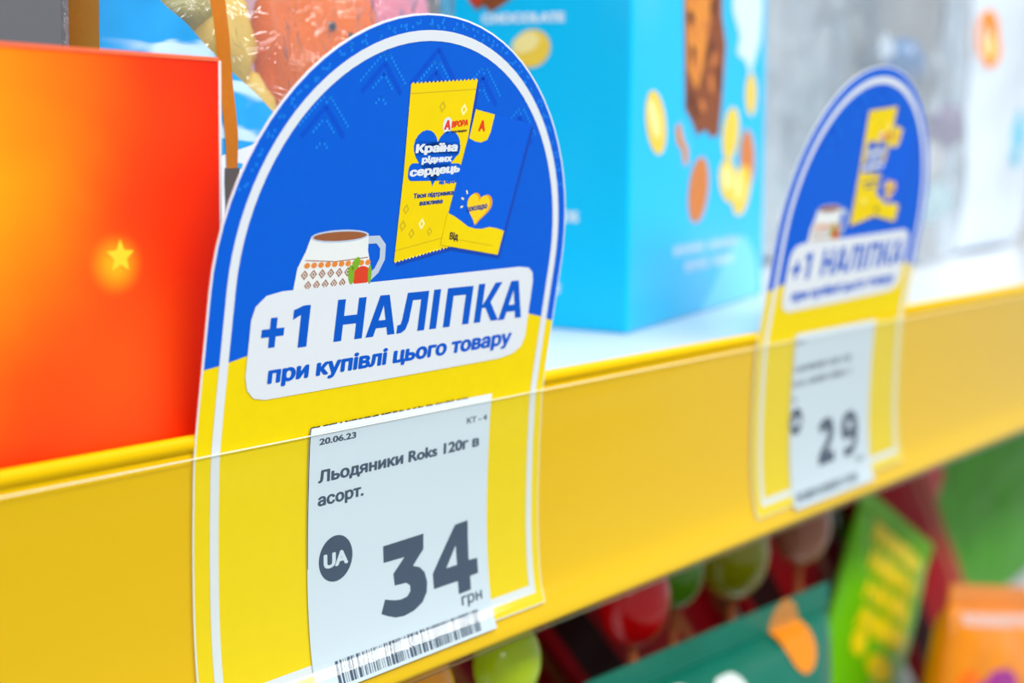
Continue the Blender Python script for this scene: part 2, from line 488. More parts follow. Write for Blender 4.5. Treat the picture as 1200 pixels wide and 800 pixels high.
H0, H1, W = 13.95, 22.0, 2.05     # headline baseline, cap line, stem
def headline():
    P = []
    b, t, w = H0, H1, W
    m = (b + t) / 2
    P += [[(12.6, 16.4), (18.0, 16.4), (18.0, 17.9), (12.6, 17.9)], [(14.5, 14.4), (16.1, 14.4), (16.1, 19.9), (14.5, 19.9)]]
    P += [[(21.8, b - .2), (24.0, b - .2), (24.0, t - .4), (22.3, t - .4), (19.9, 20.9), (19.9, 19.1), (21.8, 19.9)]]
    x0, x1 = 30.9, 38.5
    P += [[(x0, b), (x0 + w, b), (x0 + w, t), (x0, t)], [(x1 - w, b), (x1, b), (x1, t), (x1 - w, t)], [(x0 + w, m - .9), (x1 - w, m - .9), (x1 - w, m + .8), (x0 + w, m + .8)]]
    def A(x0, x1, t):
        c = (x0 + x1) / 2
        return [[(x0, b), (x0 + 2.1, b), (c, t - 2.0), (c, t), (c - 1.3, t)], [(x1, b), (x1 - 2.1, b), (c, t - 2.0), (c, t), (c + 1.3, t)], [(x0 + 1.9, b + 1.6), (x1 - 1.9, b + 1.6), (x1 - 2.3, b + 3.1), (x0 + 2.3, b + 3.1)]]
    P += A(39.5, 47.7, t)
    P += [[(48.2, b), (49.5, b), (50.7, b + .6), (51.4, b + 2.2), (51.9, t - 1.6), (54.3, t - 1.6), (54.3, b), (56.4, b), (56.4, t), (50.1, t), (49.4, b + 2.6), (49.1, b + 1.8), (48.2, b + 1.6)]]
    P += [[(57.9, b), (60.0, b), (60.0, t + .1), (57.9, t + .1)]]
    P += [[(62.1, b), (64.2, b), (64.2, t - 1.6), (68.1, t - 1.6), (68.1, b + .1), (70.2, b + .1), (70.2, t + .1), (62.1, t + .1)]]
    P += [[(71.9, b + .1), (74.0, b + .1), (74.0, t + .3), (71.9, t + .3)], [(74.0, m - .3), (75.0, m + .9), (77.4, t + .3), (79.7, t + .3), (76.6, m + .2), (80.0, b + .1), (77.5, b + .1), (75.1, m - .9), (74.0, m - .9)]]
    P += A(80.0, 88.0, t + .3)
    return P

def make_sign(x0, label, full=True):
    root = thing('shelf_talker', (x0, 0, -53), label, 'sign', 'arched promotion signs clipped in the price rail')
    sf = lambda u, v, off: tuple(Vector(rail_surf(u, v, off)) - Vector((0, 0, -53)))
    D = lambda name, polys, m, off: drape(name, polys, m, sf, off, root, 0, 2)
    o = drape('card', [arch(50.1, 0)], m_card_white, sf, 0, root, 0, 2, thick=0.28); o['label'] = 'white card showing as a thin cut edge'
    yl = [(0.25, -53.3), (99.95, -53.3), (99.95, 12.1)] + [(95, 13.6), (90.3, 14.6), (78, 16), (60, 16.9), (40, 16.6), (22, 15.2), (10, 13.4), (4.4, 12.3), (0.25, 11.8)]
    D('yellow_field', [yl], m_yel, 0.03)['label'] = 'plain yellow lower half of the sign'
    D('blue_field', [arcs_above(49.75, 11.8, 0, 12.2)], m_blue, 0.03)['label'] = 'bright blue arched upper half of the sign'
    # cross-stitch ornament, printed dots of lighter blue
    def sq(u, v, s=0.26): return [(u - s, v - s), (u + s, v - s), (u + s, v + s), (u - s, v + s)]
    dots = []; dark = []
    for cu, cv in ((22.5, 59.0), (36.2, 67.2), (50.4, 66.4), (64.5, 66.0), (78.0, 58.5)):
        for k in range(9):
            for s in (-1, 1): dots.append(sq(cu + s * (0.9 + 0.62 * k), cv - 0.62 * k))
        for s in (-1, 0, 1): dots.append(sq(cu + s * 0.7, cv - (0.9 if s == 0 else 0.1)))
        for k in range(5):
            for s in (-1, 1): dots.append(sq(cu + s * 0.62 * k, cv - 3.6 - 0.62 * k))
        for k in range(3):
            for s in (-1, 1): dots.append(sq(cu + s * 0.62 * k, cv - 7.6 - 0.62 * k))
        for s in (-1, 1):
            dark.append(stroke([(cu, cv + 2.6), (cu + s * 6.8, cv - 4.4)], 1.0)); dark.append(stroke([(cu, cv - 1.6), (cu + s * 5.2, cv - 7.0)], 1.0))
    R = random.Random(4)
    for a in range(22, 160, 4):
        c = (50.1 + 48.5 * math.cos(rad(a)), 25.3 + 48.5 * math.sin(rad(a)))
        for k in range(5):
            dots.append(sq(c[0] + R.uniform(-1.1, 1.1), c[1] + R.uniform(-0.9, 0.7), 0.28))
    inside = lambda q: all(((x - 50.1)**2 + (y - 25.3)**2) < 49.4**2 for x, y in q)
    D('ornament', [q for q in dark if all(((x - 50.1)**2 + (y - 25.3)**2) < 44.9**2 for x, y in q)], m_blue_dark, 0.05)['label'] = 'faint deep blue chevrons behind the pictures'
    D('ornament', [q for q in dots if inside(q)], m_blue_dot, 0.07)['label'] = 'light blue cross-stitch dots printed near the arch'
    # white outline
    def ring(r, bot):
        n = 48
        return [(50.6 - r, bot), (50.6 + r, bot)] + [(50.6 + r * math.cos(PI * k / n), 25.5 + r * math.sin(PI * k / n)) for k in range(n + 1)]
    D('outline', [[ring(46.9, -50.8), ring(44.9, -48.8)]], m_white, 0.09)['label'] = 'white line following the arched border'
    # mug
    mug = [(22.2, 34.0), (21.3, 31.5), (19.7, 28.6), (19.2, 24.5), (38.6, 24.6), (38.6, 28), (37.4, 31), (37.1, 34.0)]
    hnd = stroke([(37.0, 33.0), (39.8, 33.0), (41.4, 31.6), (41.6, 29.2), (40.4, 27.0), (38.4, 25.6)], 1.5)
    mg = D('mug_picture', [mug], m_mug, 0.12); mg['label'] = 'printed white mug with folk ornament'
    drape('mug_handle', [hnd], m_muggrey, sf, 0.11, mg, 0, 2)
    drape('mug_rim', [ellipse(29.65, 34.0, 7.5, 1.2)], m_muggrey, sf, 0.125, mg, 0, 2)
    drape('mug_opening', [ellipse(29.65, 34.0, 6.9, 0.85)], m_brown, sf, 0.13, mg, 0, 2)
    orn = []; orc = []
    for k in range(10): orc.append(ellipse(22.0 + 1.75 * k, 28.9 - 0.02 * k, 0.75, 0.55, 10))
    for r in range(2):
        for k in range(7):
            cu = 21.6 + 2.2 * k + 1.1 * (r % 2); cv = 27.2 - 2.0 * r
            if cu < 33.5:
                s = 0.9
                orn.append([[(cu - s, cv), (cu, cv - s), (cu + s, cv), (cu, cv + s)], [(cu - .55, cv), (cu, cv - .55), (cu + .55, cv), (cu, cv + .55)]])
                orn.append(ellipse(cu, cv, 0.25, 0.25, 8))
    orn.append(stroke([(21.4, 29.9), (29, 29.3), (37.6, 29.7)], 0.16))
    drape('mug_ornament', orn, m_brown, sf, 0.14, mg, 0, 2)
    drape('mug_ornament', orc, m_orange, sf, 0.14, mg, 0, 2)
    drape('mug_flower', [ellipse(36.4, 26.2, 2.5, 1.9, 18), ], m_berry, sf, 0.15, mg, 0, 2)
    drape('mug_leaf', [ellipse(33.6, 26.6, 0.8, 1.9, 14, 0.2), ellipse(34.6, 28.6, 0.9, 1.4, 14, -0.5), ellipse(38.6, 26.4, 0.5, 1.9, 12, 0.1)], m_green, sf, 0.16, mg, 0, 2)
    # packet with serrated ends
    n = 17; tl, tr = (43.7, 62.1), (62.8, 63.7); bl, br = (45.0, 28.5), (61.6, 31.0)
    def ser(a, b, n, h):
        return [(a[0] + (b[0] - a[0]) * k / (2 * n), a[1] + (b[1] - a[1]) * k / (2 * n) + (h if k % 2 else 0)) for k in range(2 * n + 1)]
    shadow = [(p[0] + 0.9, p[1] - 0.9) for p in (tl, tr, (62.1, 46), br, bl)]
    D('picture_shadow', [shadow, [(64.0, 57.2), (83.0, 54.9), (77.6, 27.5), (58.6, 30.4)]], m_packshadow, 0.10)
    pk = D('packet_picture', [ser(tl, tr, n, 0.45) + [(62.3, 55), (62.1, 46)] + [(61.6, 31.0)] + ser((61.6, 31.0), bl, n, -0.45)[1:] + [(44.7, 45), (44.2, 54)]], m_pack, 0.13)
    pk['label'] = 'printed yellow packet with serrated ends'
    Dp = lambda name, polys, m, off: drape(name, polys, m, sf, off, pk, 0, 2)
    for q in ([(43.9, 60.4), (62.7, 62.0)], [(45.0, 30.6), (61.7, 33.1)]): Dp('packet_seam', [stroke(q, 0.18)], m_pack_d, 0.145)
    for c, s in (((53.4, 58.3), 1.0), ((46.6, 38.6), 0.9), ((46.2, 35.4), 1.0), ((49.0, 33.8), 0.9), ((54.2, 34.0), 0.8)): Dp('packet_ornament', [[[(c[0] - s, c[1]), (c[0], c[1] - s * 1.2), (c[0] + s, c[1]), (c[0], c[1] + s * 1.2)], [(c[0] - s * .5, c[1]), (c[0], c[1] - s * .6), (c[0] + s * .5, c[1]), (c[0], c[1] + s * .6)]]], m_pack_d, 0.145)
    for c, s in (((59.8, 57.9), 1.0), ((51.6, 35.6), 0.95)): Dp('packet_ornament', [[[(c[0] - s, c[1]), (c[0], c[1] - s * 1.2), (c[0] + s, c[1]), (c[0], c[1] + s * 1.2)], [(c[0] - s * .5, c[1]), (c[0], c[1] - s * .6), (c[0] + s * .5, c[1]), (c[0], c[1] + s * .6)]]], m_pale, 0.15)
    Dp('logo_disc', [ellipse(55.5, 54.8, 1.35, 1.55)], m_white, 0.15)
    lettering('А', m_red, sf, 0.17, pk, 54.6, 56.5, 53.9, 1.9, 0.16)
    lettering('ВРОРА', m_red, sf, 0.17, pk, 56.7, 61.6, 54.3, 1.25, 0.12, slope=0.12)
    lettering('мультимаркет', m_dark, sf, 0.17, pk, 57.0, 61.6, 53.3, 0.55, 0.03, slope=0.08)
    Dp('packet_heart', [heart(53.3, 48.3, 13.5, 11.0), rounded(45.9, 44.0, 61.4, 47.4, 1.2), rounded(46.9, 48.8, 60.2, 51.6, 1.1)], m_blue, 0.15)
    lettering('Країна', m_white, sf, 0.17, pk, 47.2, 59.4, 49.3, 1.75, 0.15, slope=0.04)
    lettering('рідних', m_white, sf, 0.17, pk, 49.3, 58.2, 47.4, 1.35, 0.12, slope=0.04)
    lettering('сердець', m_white, sf, 0.17, pk, 46.3, 61.0, 44.8, 1.7, 0.15, slope=0.06)
    lettering('від Аврори', m_blue, sf, 0.17, pk, 55.2, 60.6, 43.3, 0.8, 0.07, slope=0.06)
    lettering('Твоя підтримка', m_navy, sf, 0.17, pk, 48.2, 60.0, 40.6, 1.0, 0.07, slope=0.05)
    lettering('важлива', m_navy, sf, 0.17, pk, 50.2, 57.0, 39.2, 1.0, 0.07, slope=0.05)
    # small blue card
    cd = D('note_picture', [[(63.3, 58.1), (82.1, 55.6), (76.7, 28.3), (57.9, 31.2)]], mat('note_blue', (0, 92, 214), 0.5, 0.12), 0.19)
    cd['label'] = 'printed blue gift note with yellow foot'
    Dc = lambda name, polys, m, off: drape(name, polys, m, sf, off, cd, 0, 2)
    Dc('note_foot', [[(57.9, 31.2), (76.7, 28.3), (77.7, 33.3), (75.4, 33.9), (72.7, 34.3), (70.4, 34.0), (68.2, 34.1), (65.8, 34.6), (63.4, 35.8), (61.2, 36.8), (58.9, 37.6)]], m_yel, 0.21)
    Dc('note_tab', [[(63.3, 58.1), (69.5, 57.25), (68.9, 53.7), (68.1, 52.1), (66.2, 51.6), (64.4, 51.8), (62.5, 52.4)]], m_yel, 0.21)
    lettering('А', m_red, sf, 0.23, cd, 64.9, 67.0, 53.8, 2.2, 0.2)
    lettering('Від', m_dark, sf, 0.23, cd, 60.4, 63.1, 32.2, 1.5, 0.1, slope=-0.1)
    Dc('note_line', [stroke([(63.5, 32.0), (74.7, 30.3)], 0.12)], m_pack_d, 0.23)
    Dc('note_heart', [heart(68.6, 38.0, 7.6, 6.6, -0.12)], m_gold_d, 0.21)
    Dc('note_heart', [heart(68.0, 37.9, 7.2, 6.4, -0.1)], m_gold, 0.22)
    Dc('note_ray', [stroke([(64.2, 41.3), (63.8, 42.0)], 0.35), stroke([(63.3, 40.2), (62.5, 40.5)], 0.35), stroke([(63.3, 38.8), (62.6, 38.6)], 0.35)], m_pale, 0.22)
    lettering('шоколадка', m_navy, sf, 0.24, cd, 64.7, 71.0, 37.6, 1.3, 0.08, slope=0.1)
    # headline panel
    D('headline_panel', [[(9.9, 9.5), (10.6, 7.0), (12.3, 5.3), (15.1, 4.7), (50, 4.9), (82, 5.3), (86.6, 5.9), (89.4, 7.2), (90.5, 9.4), (90.4, 21.8), (89.8, 23.8), (88.2, 24.9), (85, 25.3), (50, 24.9), (16.6, 24.6), (12.9, 24.0), (10.6, 22.2), (9.9, 19.8)]], m_white, 0.16)['label'] = 'white rounded panel behind the headline'
    hv, hf = union_polys(headline())
    drape_tris('lettering', hv, hf, m_ink, sf, 0.2, root, 0, 2)['label'] = 'bold blue headline lettering'
    lettering('при купівлі цього товару', m_ink, sf, 0.2, root, 15.2, 85.6, 7.6, 3.35, 0.21, slope=0.009)['label'] = 'smaller blue line of lettering'
    return root

sign1 = make_sign(0, 'nearest arched blue and yellow sign, sharp, above the 34 price label')
sign2 = thing('shelf_talker', (200.4, 0, -53), 'farther arched blue and yellow sign, blurred, behind the 29 price label', 'sign', 'arched promotion signs clipped in the price rail')
def copy_children(src, dst):
    for ch in list(src.children):
        c = ch.copy(); COL.objects.link(c); c.parent = dst
        copy_children(ch, c)
copy_children(sign1, sign2)
sign2.rotation_euler = (0, rad(-0.8), 0)

# ------------------------------------------------------------------ price labels
THREE = [[48.1, -29.8], [54, -29.7], [60.3, -29.6], [60.3, -32.9], [57.0, -35.8], [59.0, -36.5], [60.5, -37.9], [61.2, -40.1], [60.9, -42.3], [59.4, -44.1], [56.7, -45.2], [53.6, -45.6], [51.0, -45.3], [48.9, -44.5], [47.0, -43.6], [48.3, -40.9], [51.0, -41.7], [52.9, -42.0], [54.9, -41.8], [55.9, -40.9], [55.9, -39.7], [54.8, -38.9], [51.3, -38.7], [51.0, -36.2], [54.4, -33.4], [48.2, -33.3]]
FOUR = [[[70.4, -29.7], [74.6, -29.5], [74.8, -38.4], [77.7, -38.5], [77.8, -41.9], [75.1, -42.0], [75.1, -45.0], [71.0, -45.1], [70.9, -42.2], [63.2, -42.2], [63.0, -38.9]], [[70.6, -34.3], [67.4, -38.6], [70.9, -38.6]]]
TWO = [[45.6, -44.8], [56.2, -44.6], [56.2, -41.2], [51.6, -41.1], [54.6, -38.4], [55.9, -36.2], [56.0, -33.7], [54.9, -31.6], [52.8, -30.5], [50.4, -30.4], [47.6, -31.2], [45.4, -33.0], [47.8, -35.2], [49.4, -34.2], [50.9, -34.0], [51.9, -34.8], [51.8, -36.1], [50.5, -37.8], [45.4, -42.0]]
def NINE():
    return [[[(71.8 if x is None else x), y] for x, y in [(67.0, -44.9), (64.4, -44.8), (62.6, -44.2), (63.6, -41.4), (65.4, -42.0), (67.6, -41.9), (69.0, -41.0), (69.4, -39.5), (67.6, -38.9), (65.4, -39.1), (63.0, -40.0 + .6), (61.5, -37.6), (61.1, -35.2), (61.8, -32.8), (63.6, -31.0), (66.4, -30.3), (69.4, -30.7), (71.8, -32.3), (73.0, -35.0), (73.1, -38.0), (72.4, -41.0), (70.6, -43.6)]], ellipse(67.0, -34.9, 1.9, 1.6, 14)]
def make_label(x0, label, price):
    root = thing('price_label', (x0, -0.2, -55), label, 'price label', 'paper price labels in the rail')
    sf = lambda u, v, off: tuple(Vector(rail_surf(u, v, off)) - Vector((0, -0.2, -55)))
    D = lambda name, polys, m, off: drape(name, polys, m, sf, off, root, 0, 2)
    R = random.Random(7)
    top = -2.4
    o = drape('paper', [[(27.2, -54.9), (81.5, -54.9), (81.1, -30), (81.2, top), (27.2, top)]], m_paper, sf, 0.36, root, 0, 1.5, thick=0.1)
    txt = lambda s, *a, **k: lettering(s, m_black, sf, 0.38, root, *a, **k)
    ticks = lambda u, v, w, h: [[(u + i * 1.35, v), (u + i * 1.35 + R.uniform(.5, 1.1), v), (u + i * 1.35 + R.uniform(.5, 1.1), v + h * R.uniform(.7, 1)), (u + i * 1.35, v + h)] for i in range(int(w / 1.35)) if R.random() < 0.88]
    if price == 34:
        tt = []
        u = 27.3
        while u < 80:
            w = R.uniform(.5, 2.4); tt.append([(u, top - .05), (u + w, top - .05 + R.uniform(0, .1)), (u + w, top + R.uniform(.15, .3)), (u, top + R.uniform(.15, .3))]); u += w + R.choice([0.1, .2, .35, .8])
        D('perforation', tt[:-4], m_dark, 0.39)['label'] = 'torn dark perforated top edge'
        D('left_edge_shadow', [[(27.2, -30), (27.33, -30), (27.45, top), (27.2, top)]], m_dark, 0.38)['label'] = 'thin dark shadow line painted along the left edge'  # shadow beside the paper's left edge, painted as a dark sliver
        D('fold', [[(27.5, top - 1.1), (81.1, top - 1.2), (81.15, top), (27.5, top - .1)]], m_card_white, 0.375)['label'] = 'brighter folded top margin'
        txt('20.06.23', 29.8, 39.8, -6.1, 1.35, 0.07)
        txt('КТ - 4', 73.4, 80.2, -8.1, 1.35, 0.06)
        txt('Льодяники Roks 120г в', 29.8, 77.9, -13.6, 2.5, 0.14)
        txt('асорт.', 29.8, 42.4, -18.2, 2.5, 0.14)
        D('price_digit', [THREE], m_black, 0.38)
        D('price_digit', [FOUR], m_black, 0.38)
        txt('грн', 71.7, 78.6, -47.8, 1.95, 0.07, ref=0.53)
        cb = (34.75, -29.4, 4.6)
        uL, uR, vb, vt = 33.0, 76.6, -54.2, -49.6
    else:
        D('lettering', ticks(27.8, -5.6, 6, 1.1), m_black, 0.38)
        D('lettering', ticks(28.0, -14.0, 38, 2.0), m_black, 0.38)
        D('lettering', ticks(28.0, -18.4, 40, 2.0), m_black, 0.38)
        D('lettering', ticks(28.0, -22.8, 5, 1.3), m_black, 0.38)
        D('price_digit', [TWO], m_black, 0.38)
        D('price_digit', [NINE()], m_black, 0.38)
        txt('грн', 70.5, 76.6, -47.5, 1.5, 0.06, ref=0.53)
        cb = (30.8, -28.9, 4.1)
        uL, uR, vb, vt = 29.0, 70.5, -53.4, -50.4
    bd = D('badge', [ellipse(cb[0], cb[1], cb[2], cb[2], 36)], m_black, 0.38); bd['label'] = 'round dark badge'
    lettering('UA', m_paper, sf, 0.4, bd, cb[0] - 3.3, cb[0] + 3.4, cb[1] - 1.6, 3.1, 0.2, ref=0.73)
    bars = []; u = uL
    while u < uR:
        w = R.choice([.18, .18, .36, .36, .55, .8]); bars.append([(u, vb), (u + w, vb), (u + w, vt), (u, vt)]); u += w + R.choice([.2, .2, .4, .55])
    D('barcode', bars, m_black, 0.38)
    return root
make_label(0, 'white paper price label reading 34 with a barcode, under the nearest sign', 34)
make_label(200.4 - 4.4 - 1.0, 'blurred white paper price label reading 29, under the farther sign', 29)

# ------------------------------------------------------------------ red carton
m_redprint = radial_print('red_carton_print', (240, 10, 0), [((-42, -28, 48), 78, (255, 78, 0), 1.0), ((-66, -28, 52), 62, (255, 196, 0), 1.0), ((-14, -28, 16), 26, (255, 84, 10), 0.8), ((-13.2, -28, 33.5), 6, (255, 190, 20), 0.8)], 0.45, 0.0)
RB = thing('carton', (0, 31, -3), 'red carton with an orange to yellow glow and a small star, left of near sign', 'carton')
o = MB().box(-250, 9.2, -28, 26, 0, 68.2).build('box', m_redprint, RB); bevel(o, 0.7, 3)
o = MB().box(9.15, 9.75, -27.6, 25.6, 0.4, 67.8).build('side_panel', mat('carton_side', (238, 226, 222), 0.5), RB); o['label'] = 'pale worn side edge'
o = MB().box(-249.6, 8.8, -28.2, -27.6, 67.6, 68.3).build('top_edge', mat('carton_edge', (244, 110, 70), 0.4), RB); o['label'] = 'lighter rubbed top edge'
star = []
for k in range(10):
    a = rad(90 + 36 * k); q = 2.9 if k % 2 == 0 else 1.35
    star.append((q * math.cos(a), q * math.sin(a)))
mb = MB(); vs = [(-12.4 + x, -28.1, 34.7 + z) for x, z in star] + [(-12.4, -28.1, 34.7)]
mb.add(vs, [(i, (i + 1) % 10, 10) for i in range(10)]); mb.build('star', mat('star_yellow', (255, 205, 40), 0.5), RB)['label'] = 'printed glowing yellow star'

# ------------------------------------------------------------------ blue carton
BB = thing('carton', (188.7, 36.3, -3), 'bright sky blue carton printed with nuts, standing between the two signs', 'carton', rot=(0, 0, rad(12.5)))
m_cyan = radial_print('blue_carton_print_and_sheen', (0, 194, 244), [((70, 0, 2), 44, (70, 192, 244), 0.9), ((100, 0, 18), 30, (40, 188, 244), 0.7), ((8, 0, 100), 20, (60, 198, 246), 0.7), ((45, 0, 55), 12, (80, 196, 244), 0.6)], 0.35, 0.15)  # pale spot high by the near corner paints a soft specular band
mb = MB(); sh = -4.0; HT = 165
mb.add([(0, 0, 0), (138, 0, 0), (138, 62, 0), (0, 62, 0), (sh * 1.5, 0, HT), (138 + sh * 4, 0, HT), (138 + sh * 4, 62, HT), (sh * 1.5, 62, HT)],
       [(0, 3, 2, 1), (4, 5, 6, 7), (0, 1, 5, 4), (1, 2, 6, 5), (2, 3, 7, 6), (3, 0, 4, 7)])
o = mb.build('box', m_cyan, BB); bevel(o, 1.2, 3)
# front face (x to the right) and left side face (u grows towards the near corner is negative)
fr = lambda u, v, off: (u + (sh * 1.5) * v / HT, -0.05 - off, v)
lf = lambda u, v, off: (-0.05 - off + (sh * 1.5) * v / HT, u, v)
def P(name, polys, m, off=0.1, s=fr): return drape(name, polys, m, s, off, BB, smooth=False)
m_alm = mat('almond_print', (216, 126, 60), 0.5, mottle=0.25, nscale=500); m_nut = mat('nut_print', (250, 206, 70), 0.5, mottle=0.12, nscale=300)
m_nutl = mat('nut_light_print', (252, 232, 150), 0.5); m_choc = mat('chocolate_print', (140, 72, 36), 0.5, mottle=0.45, nscale=260); m_chocl = mat('caramel_print', (226, 140, 50), 0.5, mottle=0.2, nscale=300)
m_ltxt = mat('carton_white_ink', (226, 242, 252), 0.4); m_milk = mat('milk_print', (214, 236, 250), 0.4)
P('nut_picture', [ellipse(20, 61.2, 7.5, 10.5, 26, 0.7)], m_nut); P('nut_highlight', [ellipse(18.2, 62.4, 3.4, 7.0, 20, 0.7)], m_nutl, 0.15)
P('nut_piece_picture', [[(37, 60), (41, 62), (45, 56), (49, 54), (49.5, 49), (46, 48.5), (43, 54), (39, 55)]], m_chocl)
P('snack_bar_picture', [[(42, 112), (42, 99), (44, 80), (45.5, 66), (52, 62.5), (58, 57.8), (66, 60), (72, 57.4), (80, 58.5), (82.5, 70), (85, 88), (80, 97), (79, 112)]], m_choc)
P('snack_bar_caramel', [[(43, 112), (44, 95), (47, 78), (56, 72), (62, 80), (66, 92), (70, 102), (66, 112)]], m_chocl, 0.15)
Rc = random.Random(3)
m_chocd = mat('chocolate_dark_print', (98, 46, 24), 0.5, mottle=0.3, nscale=200)
P('snack_bar_crumbs', [ellipse(Rc.uniform(48, 78), 66 + 5.2 * k + Rc.uniform(-2, 2), Rc.uniform(2.5, 5), Rc.uniform(1.6, 3), 9, Rc.uniform(0, 3)) for k in range(9)], m_chocd, 0.2)
P('snack_bar_crumbs', [ellipse(Rc.uniform(50, 80), 68 + 5.2 * k + Rc.uniform(-2, 2), Rc.uniform(1.5, 4), Rc.uniform(1.2, 2.4), 8, Rc.uniform(0, 3)) for k in range(9)], m_alm, 0.24)
P('almond_picture', [ellipse(60.5, 40.6, 11.5, 9.2, 26, 0.9)], m_alm)
P('nut_picture', [ellipse(93, 59, 10, 8, 26, 0.8)], m_nut, 0.1); P('nut_picture', [ellipse(92, 43, 11, 7, 26, -0.3)], m_nut, 0.12); P('nut_highlight', [ellipse(90, 44, 6, 4, 18, -0.3)], m_nutl, 0.16)
P('nut_picture', [ellipse(107, 39.5, 11, 8, 26, 0.5)], m_nut, 0.14); P('nut_highlight', [ellipse(103, 41, 4, 5, 18, 0.2)], m_nutl, 0.18)
P('almond_picture', [ellipse(113, 50.5, 8.5, 10.5, 24, 0.4)], m_alm, 0.11)
P('nut_picture', [ellipse(115, 73, 6.5, 7.5, 22, 0.2)], m_nut)
P('milk_splash', [[(90, 112), (91, 100), (100, 92), (97, 86), (108, 84), (113, 79), (119, 86), (124, 92), (126, 104), (122, 112)]], m_milk, 0.09)
P('milk_splash', [[(64, 0.5), (80, 9), (88, 16), (101, 21), (112, 24), (120, 20), (128, 14), (132, 5), (130, 0.5)]], mat('milk_pale_blue', (120, 214, 250), 0.4), 0.06)
Rl = random.Random(5)
def blurred_line(u0, u1, v, h, gap):
    q = []; u = u0
    while u < u1:
        w = Rl.uniform(2.2, 3.4)
        if not gap[0] < u < gap[1]:
            q += [[(u, v), (u + .9, v), (u + .9, v + h), (u, v + h)], [(u + .9, v + h * .4), (u + w, v + h * .4), (u + w, v + h * .65), (u + .9, v + h * .65)], [(u + w - .8, v), (u + w, v), (u + w, v + h), (u + w - .8, v + h)]]
        u += w + 1.3
    P('small_print', q, m_ltxt, 0.1)
blurred_line(38, 104, 20.2, 3.6, (66, 71))
blurred_line(49, 99, 14.6, 3.6, (70, 74))
# lettering on the side face reads left to right towards the near corner, so u runs 60 -> 0
lfr = lambda u, v, off: lf(60 - u, v, off)
lettering('CHOCOLATE', m_ltxt, lfr, 0.1, BB, 12.5, 39.2, 89.1, 2.9, 0.25, sv=0)
lettering('ALMONDS', m_ltxt, lfr, 0.1, BB, 24, 44.2, 31.9, 3.4, 0.25, sv=0)
lettering('g', m_ltxt, lfr, 0.1, BB, 36.0, 38.6, 11.6, 3.0, 0.25, sv=0)
drape('nut_picture', [ellipse(28.6, 81.7, 6.2, 5.4, 26, 0.3)], m_nut, lfr, 0.1, BB); drape('nut_highlight', [ellipse(26.8, 83.4, 4.6, 2.8, 26, 0.35)], m_nutl, lfr, 0.14, BB)
drape('snack_bar_picture', [[(5, 112), (6, 101), (8.5, 95), (11, 92.7), (13, 94.2), (15.5, 92.2), (19, 94), (23, 96.5), (27, 100), (30, 112)]], m_choc, lfr, 0.1, BB)
drape('snack_bar_caramel', [[(5, 112), (6, 101), (8.5, 95.5), (11, 94), (13, 97), (16, 99), (18, 112)]], m_berry, lfr, 0.14, BB)

# ------------------------------------------------------------------ pillow bags
class Bag:
    def __init__(s, w, h, d, seed=0, wr=1.0, pinch=0.75, wf=0.05):
        s.w, s.h, s.d, s.seed, s.wr, s.p, s.wf = w, h, d, seed, wr, pinch, wf
    def half(s, u, v):
        a = min(1, abs(u) / (s.w / 2)); b = min(1, abs(2 * v / s.h - 1))
        t = max(0, (1 - a**2.6) * (1 - b**4)) ** s.p
        w = s.wr * min(1, 6 * (1 - a)) * min(1, 8 * (1 - b))
        n = noise.noise(Vector((u * s.wf, v * s.wf * 0.7, s.seed))) + 0.5 * noise.noise(Vector((u * s.wf * 2.7, v * s.wf * 1.4, s.seed + 9)))
        e = abs(noise.noise(Vector((u * s.wf * 1.6 + v * s.wf * .6, v * s.wf, s.seed + 3))))
        return s.d / 2 * t + w * (n - 1.2 * e) + 0.25
    def surf(s, u, v, off): return (u, -s.half(u, v) - off, v)
    def shell(s, name, m, root, nu=36, nv=48, z0=0, z1=None):
        z1 = z1 or s.h; mb = MB(); vs = []; fs = []
        for sd in (-1, 1):
            for j in range(nv + 1):
                v = z0 + (z1 - z0) * j / nv
                for i in range(nu + 1):
                    u = -s.w / 2 + s.w * i / nu
                    vs.append((u, sd * (s.half(u, v) if 0 < i < nu else 0.0), v))
        N = (nu + 1) * (nv + 1)
        for q in range(2):
            for j in range(nv):
                for i in range(nu):
                    a = q * N + j * (nu + 1) + i
                    fs.append((a, a + 1, a + nu + 2, a + nu + 1))
        for j in (0, nv):
            for i in range(nu):
                a = j * (nu + 1) + i; fs.append((a, a + 1, a + 1 + N, a + N))
        mb.add(vs, fs)
        return mb.build(name, m, root, smooth=True, weld=True)
    def seal(s, root, m, at_top=True, hgt=9):
        z0 = s.h if at_top else -hgt
        mb = MB(); n = 5; pr = []
        for k in range(2 * n + 1): pr.append((0.5 + (0.25 if k % 2 else 0), z0 + hgt * k / (2 * n)))
        pr2 = [(-a, b) for a, b in pr[::-1]]
        mb.extrude_x(pr + pr2, -s.w / 2, s.w / 2)
        return mb.build('crimped_seal', m, root)

